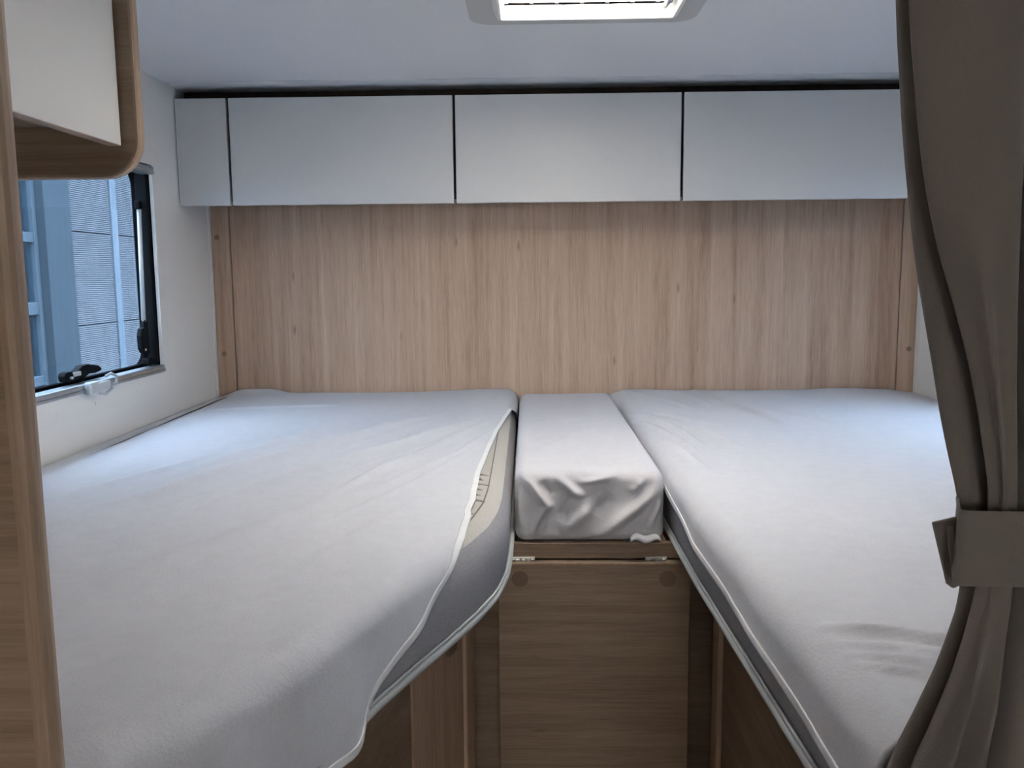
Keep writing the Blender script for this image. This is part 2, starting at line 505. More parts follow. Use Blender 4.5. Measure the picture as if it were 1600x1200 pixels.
# ------------------------------------------------------------------ hinged cabin windows
def cabin_window(name, xw, sgn, label, full):
    """xw = inner wall face, sgn = -1 left wall (outside is -x), +1 right wall"""
    y0, y1, z0, z1 = WIN
    w = thing(name, label, 'window', (xw, (y0 + y1) / 2, z0 - 0.05), kind='structure')
    X = lambda d: xw + sgn * d                      # d>0 outwards
    def rg(o, i, a, b, r1=0.02, r2=0.02):
        return ring(rrect(*o, r1), rrect(*i, r2), 'x', X(a), X(b))
    rg((y0 - 0.035, y1 + 0.034, z0 - 0.050, z1 + 0.042), (y0, y1 - 0.012, z0 + 0.004, z1), -0.009, 0.0, 0.006, 0.008).build('trim_frame', trim_white, w)
    rg((y0 - 0.02, y1 + 0.115, z0 - 0.03, z1 + 0.06), (y0 + 0.03, y1 + 0.010, z0 + 0.02, z1 - 0.010), 0.044, 0.058, 0.02, 0.045).build('pane_border', rubber, w)
    rg((y0 - 0.02, y1 + 0.12, z0 - 0.03, z1 + 0.06), (y0 - 0.01, y1 + 0.11, z0 - 0.02, z1 + 0.05), 0.035, 0.050, 0.02, 0.02).build('seal', rubber, w)
    rg((y0 - 0.002, y1 + 0.002, z0 - 0.002, z1 + 0.002), (y0 + 0.003, y1 - 0.004, z0 + 0.003, z1 - 0.004), 0.0, 0.040, 0.012, 0.012).build('reveal', rubber, w)
    a, b = sorted((X(0.050), X(0.053)))
    MB().box(a, b, y0, y1 + 0.06, z0 - 0.01, z1 + 0.02).build('pane', acrylic, w)
    # blind cassette rails
    for nm, zc in (('bottom_rail', z0 + 0.010), ('top_rail', z1 - 0.014)):
        a, b = sorted((X(-0.014), X(0.020)))
        mm = MB().box(a, b, y0 + 0.004, y1 - 0.014, zc - 0.010, zc + 0.009, 0.003)
        a, b = sorted((X(-0.017), X(-0.012)))
        mm.box(a, b, y0 + 0.004, y1 - 0.016, zc - 0.007, zc - 0.002, 0.001, 1)
        rail = mm.build(nm, alu, w)
        a, b = sorted((X(-0.015), X(0.0)))
        MB().box(a, b, y1 - 0.020, y1 - 0.013, zc - 0.010, zc + 0.010, 0.002, 1).build('end_cap', grey_clip, rail)
    if not full:
        return w
    # side rail of the blind, dark
    MB().box(*sorted((X(0.004), X(0.034))), y1 - 0.022, y1 - 0.006, z0 + 0.02, z1 - 0.02, 0.002, 1).build('side_channel', black, w)
    # telescopic stay
    st = MB().tube([(X(0.019), 2.197, 0.178), (X(0.019), 2.183, -0.112)], 0.0055, 12).build('stay_arm', silver, w, smooth=True)
    MB().box(*sorted((X(0.012), X(0.028))), 2.188, 2.206, 0.172, 0.194, 0.004).build('stay_pivot', black, st)
    MB().tube([(X(0.019), 2.181, -0.112), (X(0.019), 2.176, -0.185)], 0.004, 10).build('inner_tube', black, st)
    MB().prism([(2.180, -0.105), (2.196, -0.110), (2.200, -0.195), (2.186, -0.205), (2.172, -0.190), (2.166, -0.140)], 'x', X(0.014), X(0.024), 0.002).build('stay_bracket', black, st)
    kn = MB().prism([(2.146, -0.128), (2.162, -0.124), (2.166, -0.150), (2.163, -0.186), (2.150, -0.190), (2.140, -0.178), (2.138, -0.145)], 'x', X(0.006), X(0.020), 0.003).build('locking_knob', black, w)
    MB().disc((X(0.010), 2.155, -0.181), (-sgn, 0, 0), 0.003, 0.006).build('rivet', chrome, kn)
    MB().box(*sorted((X(0.004), X(0.026))), 2.172, 2.206, -0.222, -0.205, 0.004).build('lower_pivot', black, w)
    # latch lever on the pane bottom
    lv = MB().prism([(1.782, -0.206), (1.788, -0.199), (1.800, -0.197), (1.836, -0.200), (1.858, -0.190), (1.880, -0.189), (1.925, -0.196), (1.940, -0.203),
                     (1.938, -0.210), (1.915, -0.213), (1.884, -0.212), (1.868, -0.216), (1.862, -0.224), (1.846, -0.224), (1.842, -0.218), (1.800, -0.221), (1.786, -0.217)],
                    'x', X(0.012), X(0.030), 0.003).build('latch_lever', black, w)
    MB().box(*sorted((X(0.009), X(0.014))), 1.812, 1.842, -0.210, -0.2005, 0.001, 1).build('latch_plate', silver, lv)
    MB().disc((X(0.012), 1.802, -0.211), (-sgn, 0, 0), 0.003, 0.005).build('rivet', chrome, lv)
    # grey clip of the blind
    cl = MB().box(*sorted((X(-0.030), X(-0.012))), 1.806, 1.842, -0.250, -0.222, 0.004).build('blind_clip', grey_clip, w)
    MB().box(*sorted((X(-0.024), X(-0.014))), 1.842, 1.905, -0.244, -0.228, 0.002, 1).build('clip_bar', grey_clip, cl)
    MB().tube([(X(-0.022), 1.905, -0.240), (X(-0.026), 1.925, -0.238), (X(-0.026), 1.929, -0.222), (X(-0.022), 1.912, -0.214), (X(-0.018), 1.895, -0.218)], 0.0035, 8).build('clip_hook', grey_clip, cl, smooth=True)
    MB().tube([(X(-0.026), 1.84, -0.248), (X(-0.028), 1.87, -0.255), (X(-0.026), 1.905, -0.246)], 0.003, 8).build('clip_loop', grey_clip, cl, smooth=True)
    for y in (1.70, 1.86, 2.06):
        MB().disc((X(-0.009), y, z0 - 0.030), (-sgn, 0, 0), 0.0035, 0.001).build('screw_cap', trim_white, w)
    return w
cabin_window('window_1', XL, -1, 'hinged caravan window with black seal and silver stay above left bed', True)
cabin_window('window_2', XR, 1, 'hinged caravan window above the right bed, behind the curtain', False)

# ------------------------------------------------------------------ roof vent
rv = thing('roof_vent', 'white roof vent with a bright slotted blind, set in the ceiling', 'roof vent', ((HX0 + HX1) / 2, (HY0 + HY1) / 2, CEIL - 0.034))
ring(rrect(HX0 - 0.068, HX1 + 0.062, HY0 - 0.09, HY1 + 0.112, 0.045), rrect(HX0 - 0.012, HX1 + 0.012, HY0 - 0.012, HY1 + 0.012, 0.012), 'z', CEIL - 0.009, CEIL).build('flange', vent_flange, rv)
# tapering lip that hangs below the flange
def taper_ring(rings):
    n = len(rings[0][0]); v = []; f = []
    for pts, z in rings:
        v += [(p[0], p[1], z) for p in pts]
    for k in range(len(rings) - 1):
        for i in range(n):
            j = (i + 1) % n
            f.append((k * n + i, k * n + j, (k + 1) * n + j, (k + 1) * n + i))
    mm = MB(); mm.add(v, f)
    return mm
def rr(o, r):
    return rrect(HX0 - o, HX1 + o, HY0 - o, HY1 + o, r, 4)
taper_ring([(rr(0.022, 0.012), CEIL), (rr(0.012, 0.010), CEIL - 0.026), (rr(0.008, 0.008), CEIL - 0.031), (rr(0.003, 0.006), CEIL - 0.031), (rr(-0.006, 0.006), CEIL - 0.012), (rr(-0.006, 0.006), CEIL + 0.045), (rr(-0.003, 0.006), CEIL + 0.045)]).build('lip', vent_white, rv)
# slotted blind: slats carrying rows of slots, screen above
bl = thing('blind', 'slotted milky plastic blind', None, ((HX0 + HX1) / 2, (HY0 + HY1) / 2, CEIL - 0.014))
del bl['label']
bl.parent = rv
bl.location = (0, 0, 0.020)
bx0, bx1, by0, by1 = HX0 + 0.004, HX1 - 0.004, HY0 + 0.004, HY1 - 0.004
zt = CEIL - 0.014
rows = []
y = by1
first = True
while y > by0 + 0.02:
    wdt = 0.028 if first else 0.024
    rows.append((max(by0, y - wdt), y)); y -= wdt + 0.014; first = False
for a, b in rows:
    MB().box(bx0, bx1, a, b, zt, zt + 0.003, 0.001, 1).build('slat', milky, bl)
for (a, b), (c, d_) in zip(rows[1:], rows[:-1]):
    for k in range(8):
        xx = bx0 + 0.005 + k * 0.047
        if xx + 0.007 < bx1:
            MB().box(xx - 0.004, xx + 0.003, b - 0.001, c + 0.001, zt - 0.0009, zt + 0.003).build('bridge', milky, bl)
for (a, b), (c, d_) in zip(rows[1:], rows[:-1]):
    MB().box(bx0, bx1, b, c, zt - 0.0004, zt + 0.0042).build('flyscreen_strip', flyscreen, bl)
for x in (0.020, 0.085):
    MB().box(x, x + 0.009, by1 - 0.013, by1 - 0.010, zt - 0.001, zt, 0).build('clip_slot', plain('grey_mark', (0.25, 0.23, 0.2), 0.6), bl)
# silver grip tube in the far right corner
MB().tube([(HX1 - 0.016, HY1 - 0.022, CEIL - 0.016), (HX1 - 0.010, HY1 - 0.085, CEIL - 0.016)], 0.006, 12).build('grip', alu, rv, smooth=True)

# ------------------------------------------------------------------ overhead lockers on the rear wall
DZ0, DZ1 = 0.197, 0.485
edges = [-0.8195, -0.1985, 0.4235, 1.0415]
g = 0.0035
names = ['first white overhead locker door from the window side, under the ceiling', 'middle white overhead locker door above the gap between the beds', 'white overhead locker door nearest the curtain, above right bed']
for i in range(3):
    a, b = edges[i], edges[i + 1]
    t = thing('overhead_locker', names[i], 'locker', ((a + b) / 2, (CF + D) / 2, DZ0), 'overhead lockers on the rear wall')
    MB().box(a + 0.0005, b - 0.0005, CF + 0.022, D - 0.004, 0.226, 0.478).build('body', oak_edge if False else dark_gap, t)
    MB().box(a + g, b - g, CF, CF + 0.018, DZ0, DZ1, 0.0018).build('door', white_lam, t)
    for s, xx in ((1, a + g), (-1, b - g)):
        MB().box(min(xx, xx + s * 0.0006), max(xx, xx + s * 0.0006), CF + 0.003, CF + 0.0185, DZ0 + 0.003, DZ1 - 0.002).build('door_edge', oak_edge, t)
for nm, a, b, lab in (('filler_panel', XL + 0.001, edges[0], 'narrow white filler panel between left wall and first locker door'),
                      ('filler_panel', edges[3], XR - 0.001, 'narrow white filler panel beside right wall, half behind curtain')):
    t = thing(nm, lab, 'panel', ((a + b) / 2, (CF + D) / 2, DZ0), 'locker filler panels')
    MB().box(a + 0.0005, b - 0.0005, CF + 0.022, D - 0.004, 0.226, 0.478).build('body', dark_gap, t)
    aa = a + (0.001 if a < -0.9 else g); bb = b - (g if a < -0.9 else 0.001)
    MB().box(aa, bb, CF, CF + 0.018, DZ0, DZ1, 0.0018).build('front', white_lam, t)

# ------------------------------------------------------------------ locker on the left wall, with rounded end cheek
lk = thing('side_locker', 'overhead side locker with white door and rounded oak end cheek, above window', 'locker', (-0.78, 0.9, 0.149))
ye = 1.27
r = 0.052
x1, z0 = -0.5665, 0.149
out = [(XL + 0.002, CEIL - 0.001), (XL + 0.002, z0)]
for i in range(11):
    t = math.radians(-90 + 9 * i)
    out.append((x1 - r + r * math.cos(t), z0 + r + r * math.sin(t)))
out.append((x1, CEIL - 0.001))
ck = MB().prism(out, 'y', ye, ye + 0.020).build('end_cheek', oak_x, lk)
# rounded, lighter edge band that follows the cheek outline
edge = [(XL + 0.004, ye + 0.010, z0 + 0.0005)] + [(p[0], ye + 0.010, p[1]) for p in out[2:-1]] + [(x1, ye + 0.010, CEIL - 0.002)]
vv = []; ff = []
prof = [(-0.0025, -0.0005), (-0.0095, 0.0035), (-0.0065, 0.0052)]
sec = [(-0.0105, -0.001), (-0.0100, 0.0020), (-0.0070, 0.0042), (0.0070, 0.0042), (0.0100, 0.0020), (0.0105, -0.001)]
E2 = []
for i, p in enumerate(edge):
    if i == 0: nrm = (0, -1)
    elif i == len(edge) - 1: nrm = (1, 0)
    else:
        t = math.radians(-90 + 9 * (i - 1)); nrm = (math.cos(t), math.sin(t))
    E2.append((p, nrm))
for p, nrm in E2:
    for sy, so in sec:
        vv.append((p[0] + nrm[0] * so, p[1] + sy, p[2] + nrm[1] * so))
k = len(sec)
for i in range(len(E2) - 1):
    for j in range(k - 1):
        ff.append((i * k + j, i * k + j + 1, (i + 1) * k + j + 1, (i + 1) * k + j))
mm = MB(); mm.add(vv, ff)
mm.build('edge_band', oak_edge, ck, smooth=False)
MB().box(XL + 0.002, -0.608, 0.58, ye - 0.001, 0.218, CEIL - 0.002).build('body', oak_y, lk)
dr = MB().box(-0.605, -0.587, 0.58, ye - 0.004, 0.190, CEIL - 0.012, 0.0018).build('door', white_lam, lk)
MB().box(-0.6046, -0.5874, 0.585, ye - 0.006, 0.1895, 0.1903).build('door_edge', oak_edge, dr)

# ------------------------------------------------------------------ wardrobe beside the photographer
wd = thing('wardrobe', 'tall oak wardrobe side in the left foreground at the foot of bed', 'wardrobe', (-0.65, 0.50, FLOOR))
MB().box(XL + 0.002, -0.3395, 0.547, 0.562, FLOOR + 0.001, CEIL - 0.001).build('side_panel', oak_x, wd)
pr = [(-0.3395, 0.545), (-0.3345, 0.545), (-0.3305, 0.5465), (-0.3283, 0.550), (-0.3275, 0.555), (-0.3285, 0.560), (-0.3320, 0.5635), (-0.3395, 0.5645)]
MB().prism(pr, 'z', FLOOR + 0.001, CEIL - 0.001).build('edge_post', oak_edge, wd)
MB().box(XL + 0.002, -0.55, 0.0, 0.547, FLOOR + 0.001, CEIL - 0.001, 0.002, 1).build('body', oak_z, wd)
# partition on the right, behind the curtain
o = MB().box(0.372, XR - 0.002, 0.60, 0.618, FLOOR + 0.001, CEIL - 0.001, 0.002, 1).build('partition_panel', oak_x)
tag(o, 'oak partition panel behind the tied curtain at right', 'partition')

# ------------------------------------------------------------------ outlines of mattresses (plan view, x as function of depth)
left_edge_pts = [(2.61, -0.038), (1.52, -0.036), (1.42, -0.0365), (1.34, -0.040), (1.25, -0.053), (1.16, -0.080), (1.067, -0.116), (0.99, -0.148), (0.912, -0.178), (0.772, -0.226), (0.675, -0.272), (0.603, -0.322), (0.575, -0.345)]
XeL = lut([(p[0], p[1]) for p in left_edge_pts])
def XeR(d):
    return 0.266 + 0.012 * max(0, (1.3 - d) / 0.5) if d < 1.3 else 0.266

def mattress(outline, label, seam):
    """outline: ccw plan polygon"""
    P = [np.array(p) for p in outline]
    n = len(P)
    nor = []
    for i in range(n):
        t = P[(i + 1) % n] - P[i - 1]
        t /= np.linalg.norm(t)
        nor.append(np.array([t[1], -t[0]]))
    cx = float(np.mean([p[0] for p in P])); cy = float(np.mean([p[1] for p in P]))
    t = thing('mattress', label, 'mattress', (cx, cy, BB), 'mattresses')
    def rg(z, ins):
        return [(P[i][0] - nor[i][0] * ins, P[i][1] - nor[i][1] * ins, z) for i in range(n)]
    side = [(BB, 0.010), (BB + 0.004, 0.003), (BB + 0.012, 0.0), (BB + 0.06, -0.002), (BT - 0.040, -0.001), (BT - 0.024, 0.004), (BT - 0.014, 0.010)]
    v = []; f = []
    for z, ins in side:
        v += rg(z, ins)
    for k in range(len(side) - 1):
        for i in range(n):
            j = (i + 1) % n
            f.append((k * n + i, k * n + j, (k + 1) * n + j, (k + 1) * n + i))
    f.append(tuple(reversed(range(n))))
    link('border', v, f, matt_side, t, smooth=True)
    top = [(BT - 0.014, 0.010), (BT - 0.007, 0.018), (BT - 0.002, 0.030), (BT, 0.046), (BT - 0.002, 0.056), (BT + 0.001, 0.068)]
    v = []; f = []
    for z, ins in top:
        v += rg(z, ins)
    for k in range(len(top) - 1):
        for i in range(n):
            j = (i + 1) % n
            f.append((k * n + i, k * n + j, (k + 1) * n + j, (k + 1) * n + i))
    f.append(tuple((len(top) - 1) * n + i for i in range(n)))
    tp = link('quilted_top', v, f, matt_top, t, smooth=True)
    # piping along the lower edge
    pp = rg(BB + 0.004, -0.002)
    MB().tube(pp, 0.0062, 8, closed=True).build('piping', pipe_mat, t, smooth=True)
    pp = rg(BB + 0.0125, -0.0035)
    MB().tube(pp, 0.0022, 6, closed=True).build('piping_seam', pipe_mat, t, smooth=True)
    if seam:
        # stitched seam and short quilting welts on the bare corner
        sp = []
        for d in np.linspace(1.06, 2.2, 60):
            sp.append((XeL(d) - 0.034, d, BT + 0.0005))
        MB().tube(sp, 0.0011, 6).build('stitch_line', plain('seam_thread', (0.22, 0.205, 0.19), 0.9), tp, smooth=True)
        for i, d in enumerate(np.arange(1.14, 1.56, 0.036)):
            x = XeL(d)
            w_ = 0.026 + 0.008 * math.sin(i * 2.3)
            MB().tube([(x - 0.066, d + 0.004, BT - 0.001), (x - 0.05, d, BT + 0.0018), (x - 0.066 + w_, d - 0.003, BT - 0.0015)], 0.0022, 6).build('quilt_welt', matt_top, tp, smooth=True)
    return t

outL = []
for d in np.linspace(0.575, 2.60, 90):
    outL.append((XeL(d) if d < 2.59 else -0.04, d))
# ccw: right edge goes towards +y, then back along the left wall
outL = outL + [(-0.06, 2.62), (-0.4, 2.625), (-0.93, 2.625), (XL + 0.012, 2.60), (XL + 0.012, 1.6), (XL + 0.012, 0.59), (-0.9, 0.575), (-0.6, 0.572), (-0.40, 0.572)]
mattress(outL, 'grey mattress with pale piping and a diagonal foot, under the left sheet', True)
outR = [(XeR(d), d) for d in np.linspace(2.60, 0.66, 60)]
outR = outR + [(0.30, 0.632), (0.4, 0.625), (0.9, 0.625), (XR - 0.012, 0.64), (XR - 0.012, 1.6), (XR - 0.012, 2.6), (1.1, 2.625), (0.6, 2.625), (0.29, 2.62)]
mattress(outR, 'grey mattress seen as a dark strip under the right sheet', False)

# ------------------------------------------------------------------ sheets
def seg_dist(px, py, pl):
    """distance of arrays to polyline and fraction along it"""
    best = np.full(px.shape, 1e9); frac = np.zeros(px.shape)
    tot = sum(math.dist(a, b) for a, b in zip(pl[:-1], pl[1:])); acc = 0
    for a, b in zip(pl[:-1], pl[1:]):
        dx, dy = b[0] - a[0], b[1] - a[1]; L2 = dx * dx + dy * dy
        t = np.clip(((px - a[0]) * dx + (py - a[1]) * dy) / L2, 0, 1)
        q = np.hypot(px - a[0] - t * dx, py - a[1] - t * dy)
        m_ = q < best
        best = np.where(m_, q, best)
        frac = np.where(m_, (acc + t * math.sqrt(L2)) / tot, frac)
        acc += math.sqrt(L2)
    return best, frac

def crease_height(px, py, creases, crease_gain=1.0):
    h = np.zeros(px.shape)
    for pl, wd_, ht in creases:
        q, fr = seg_dist(px, py, pl)
        h += ht * crease_gain * np.exp(-(q / (wd_ * 0.78)) ** 2) * np.clip(np.sin(math.pi * np.clip(fr, 0, 1)) * 1.3, 0, 1)
    return h

def nz(x, y, s, seed=0.0):
    out = np.empty(x.shape)
    it = np.nditer([x, y, out], op_flags=[['readonly'], ['readonly'], ['writeonly']])
    for a, b, c in it:
        c[...] = mn.noise((float(a) * s, float(b) * s, seed))
    return out

def drape(side, x_wall, Xe, Q, amax, d0, d1, nd, ns, creases, r=0.032, v0=0.0, v1=1.0, lift=0.0, zoff=None, ripple=None, band=None):
    """sheet grid; side=+1: runs from the left wall to a right-hand edge, -1 mirrored"""
    V = np.zeros((nd, ns, 3))
    flatx = np.zeros((nd, ns)); flaty = np.zeros((nd, ns)); ang = np.zeros((nd, ns)); drop = np.zeros((nd, ns))
    for i, d in enumerate(np.linspace(d0, d1, nd)):
        xe = Xe(d)
        flat = abs(xe - x_wall) - r
        P = flat + Q(d)
        am = amax(d)
        if band is None:
            # denser columns near the edge
            s = np.concatenate([np.linspace(0, max(flat - 0.10, 0.1), ns - ns // 3, endpoint=False), np.linspace(max(flat - 0.10, 0.1), P, ns // 3)])
        else:
            s = np.linspace(P - band, P + 0.0004, ns)
        for j, q in enumerate(s):
            if q <= flat:
                a, b, an = q, 0.0, 0.0
            else:
                an = min((q - flat) / r, am)
                a = flat + r * math.sin(an); b = -r * (1 - math.cos(an))
                rest = (q - flat) - r * an
                if rest > 0:
                    a += rest * math.cos(an); b -= rest * math.sin(an)
            nxs, nzs = math.sin(an), math.cos(an)
            V[i, j] = (x_wall + side * (a + nxs * lift), d, BT + 0.0055 + b + nzs * lift)
            flatx[i, j] = x_wall + side * q; flaty[i, j] = d; ang[i, j] = an; drop[i, j] = -b
    h = crease_height(flatx, flaty, creases, 1.9)
    h += 0.0016 * nz(flatx, flaty, 5.0, 1.0) + 0.0005 * nz(flatx, flaty, 16.0, 3.0)
    h = np.maximum(h, -0.0015)
    V[:, :, 0] += side * np.sin(ang) * h
    V[:, :, 2] += np.cos(ang) * h
    if zoff is not None:
        V[:, :, 2] += np.cos(ang) * zoff(flatx, flaty)
    if ripple is not None:
        V[:, :, 0] += side * ripple(flatx, flaty, drop)
    f = []
    for i in range(nd - 1):
        for j in range(ns - 1):
            q = (i * ns + j, i * ns + j + 1, (i + 1) * ns + j + 1, (i + 1) * ns + j)
            f.append(q if side * (d1 - d0) > 0 else tuple(reversed(q)))
    return V.reshape(-1, 3), f

def solid(o, t):
    md = o.modifiers.new('thickness', 'SOLIDIFY')
    md.thickness = t
    md.offset = -1.0

# left sheet: straight hem that leaves the diagonal mattress edge bare and hangs over the foot
QL = smooth_lut([(2.63, 0.085), (2.40, 0.075), (2.30, 0.020), (2.10, 0.004), (1.946, -0.008), (1.75, -0.018), (1.53, -0.027), (1.40, -0.025), (1.276, -0.015), (1.17, 0.013), (1.126, 0.028), (1.084, 0.048), (1.036, 0.071), (1.0, 0.090), (0.956, 0.106), (0.916, 0.119), (0.896, 0.136), (0.875, 0.156), (0.84, 0.163), (0.82, 0.162), (0.70, 0.168), (0.5, 0.18)], 0.008)
XeLs = lambda d: XeL(d) + 0.006
creL = [
    ([(-0.60, 1.62), (-0.34, 2.05), (-0.12, 2.30)], 0.012, 0.0022),
    ([(-0.42, 1.42), (-0.24, 1.75), (-0.10, 2.10)], 0.010, 0.0024),
    ([(-0.30, 1.22), (-0.19, 1.48), (-0.10, 1.80)], 0.010, 0.0020),
    ([(-0.80, 1.30), (-0.62, 1.75)], 0.018, 0.0022),
    ([(-0.70, 1.16), (-0.565, 1.544), (-0.285, 2.136)], 0.030, 0.0060),
    ([(-0.66, 1.05), (-0.50, 1.45), (-0.23, 2.05)], 0.022, -0.0030),
    ([(-0.538, 1.322), (-0.261, 1.842), (-0.092, 2.178)], 0.018, 0.0045),
    ([(-0.48, 1.322), (-0.225, 1.80), (-0.082, 2.15)], 0.014, -0.0025),
    ([(-0.352, 1.32), (-0.176, 1.84), (-0.067, 2.177)], 0.013, 0.0035),
    ([(-0.317, 1.443), (-0.184, 1.77)], 0.012, 0.0028),
    ([(-0.27, 1.40), (-0.14, 1.72), (-0.07, 2.0)], 0.010, 0.0025),
    ([(-0.666, 1.449), (-0.432, 2.141)], 0.03, 0.0040),
    ([(-0.533, 0.881), (-0.391, 1.183), (-0.25, 1.442)], 0.035, 0.0040),
    ([(-0.74, 0.80), (-0.62, 1.25)], 0.05, 0.0035),
    ([(-0.90, 2.30), (-0.45, 2.36)], 0.015, 0.003),
    ([(-0.30, 0.95), (-0.17, 1.35)], 0.025, 0.0025),
]
def zoffL(x, y):
    z = 0.010 * np.exp(-((x + 0.12) / 0.16) ** 2 - ((y - 2.56) / 0.14) ** 2)          # raised rear corner
    z += -0.010 * np.exp(-((x + 0.955) / 0.05) ** 2)                                   # tucked in at the wall
    z += 0.016 * np.exp(-((x + 0.84) / 0.09) ** 4 - ((y - 2.605) / 0.025) ** 2)        # turned-up rear edge
    return z
def ripL(x, y, drop):
    return np.clip((drop - 0.03) / 0.1, 0, 1) * (0.006 * np.sin((y - 0.80) * 40.0) + 0.002 * np.sin(y * 83.0) + 0.003)
one = lambda d: math.pi / 2
v, f = drape(1, XL + 0.006, XeLs, QL, one, 0.566, 2.624, 330, 230, creL, zoff=zoffL, ripple=ripL)
sl = link('bed_sheet', v, f, sheet_mat, smooth=True)
tag(sl, 'off-white fleece sheet on the left bed, hanging over its foot', 'bed sheet', 'sheets on the beds')
solid(sl, 0.0022)
v, f = drape(1, XL + 0.006, XeLs, QL, one, 0.566, 2.30, 180, 5, creL, zoff=zoffL, ripple=ripL, lift=0.0011, band=0.0105)
hm = link('hem', v, f, hem_mat, sl, smooth=True)
solid(hm, 0.0014)

# right sheet: hem hangs almost to the piping all along the aisle
QR = smooth_lut([(2.63, 0.062), (2.50, 0.066), (2.40, 0.075), (2.2, 0.075), (1.80, 0.060), (1.60, 0.066), (1.45, 0.080), (1.30, 0.088), (1.142, 0.092), (0.906, 0.098), (0.783, 0.104), (0.6, 0.105)], 0.02)
XeRs = lambda d: XeR(d) - 0.008
AR = smooth_lut([(2.63, 0.30), (2.50, 0.30), (2.38, 1.3), (2.30, math.pi / 2), (0.5, math.pi / 2)], 0.02)
creR = [
    ([(0.262, 2.28), (0.36, 2.14), (0.50, 1.92)], 0.010, 0.0034),
    ([(0.30, 2.58), (0.40, 2.38), (0.44, 2.25)], 0.010, 0.0030),
    ([(0.262, 2.05), (0.31, 1.75), (0.33, 1.50)], 0.010, 0.0026),
    ([(0.70, 2.58), (0.86, 2.25)], 0.012, 0.0022),
    ([(0.250, 2.237), (0.327, 2.023), (0.366, 1.724)], 0.014, 0.0060),
    ([(0.270, 2.20), (0.37, 2.0), (0.45, 1.70)], 0.012, 0.0048),
    ([(0.257, 2.146), (0.323, 1.826), (0.345, 1.605)], 0.012, 0.0042),
    ([(0.506, 2.655), (0.567, 2.258), (0.619, 1.988)], 0.013, 0.0060),
    ([(0.459, 2.613), (0.498, 2.177)], 0.011, 0.0048),
    ([(0.54, 2.60), (0.66, 2.2), (0.78, 1.95)], 0.013, 0.0035),
    ([(0.285, 0.840), (0.358, 0.821), (0.46, 0.785)], 0.011, 0.0050),
    ([(0.29, 0.775), (0.334, 0.766), (0.44, 0.74)], 0.007, 0.0032),
    ([(0.29, 0.757), (0.327, 0.742), (0.42, 0.706)], 0.007, 0.0032),
    ([(0.29, 0.80), (0.36, 0.79), (0.45, 0.76)], 0.006, 0.0022),
    ([(0.31, 0.68), (0.37, 0.70), (0.45, 0.69)], 0.014, 0.004),
    ([(0.60, 1.2), (0.95, 1.5)], 0.05, 0.003),
]
def zoffR(x, y):
    return 0.006 * np.exp(-((x - 0.33) / 0.10) ** 2 - ((y - 2.57) / 0.10) ** 2) - 0.010 * np.exp(-((x - 1.17) / 0.05) ** 2) + 0.006 * np.exp(-((x - 0.95) / 0.08) ** 4 - ((y - 2.61) / 0.02) ** 2)
def ripR(x, y, drop):
    return np.clip(drop / 0.1, 0, 1) * (0.0025 * np.sin(y * 21.0)) + drop * 0.02
v, f = drape(-1, XR - 0.006, XeRs, QR, AR, 0.635, 2.624, 330, 230, creR, zoff=zoffR, ripple=ripR, r=0.036)
sr = link('bed_sheet', v, f, sheet_mat, smooth=True)
tag(sr, 'off-white fleece sheet smoothed over the right bed, beside the curtain', 'bed sheet', 'sheets on the beds')
solid(sr, 0.0022)
v, f = drape(-1, XR - 0.006, XeRs, QR, AR, 0.635, 1.78, 150, 5, creR, zoff=zoffR, ripple=ripR, r=0.036, lift=0.0011, band=0.011)
hm = link('hem', v, f, hem_mat, sr, smooth=True)
solid(hm, 0.0014)

# ------------------------------------------------------------------ centre cushion
def rounded_block(x0, x1, y0, y1, z0, z1, r, n):
    bm = bmesh.new()
    bmesh.ops.create_cube(bm, size=1.0)
    bmesh.ops.subdivide_edges(bm, edges=list(bm.edges), cuts=n, use_grid_fill=True)
    out = []
    for q in bm.verts:
        p = np.array([(x0 + x1) / 2 + q.co.x * (x1 - x0), (y0 + y1) / 2 + q.co.y * (y1 - y0), (z0 + z1) / 2 + q.co.z * (z1 - z0)])
        c = np.clip(p, [x0 + r, y0 + r, z0 + r], [x1 - r, y1 - r, z1 - r])
        dv = p - c
        L = np.linalg.norm(dv)
        nn = dv / L
        out.append((c + nn * r, nn))
    bm.verts.index_update()
    faces = [[q.index for q in f.verts] for f in bm.faces]
    bm.free()
    return np.array([o[0] for o in out]), np.array([o[1] for o in out]), faces
ZC = -0.362
cu = thing('cushion', 'narrow cushion in a loose pale cover, wedged between the two mattresses', 'cushion', (0.108, 2.07, -0.4945))
P, Nn, F = rounded_block(-0.0270, 0.250, 1.545, 2.615, -0.4945, ZC, 0.020, 74)
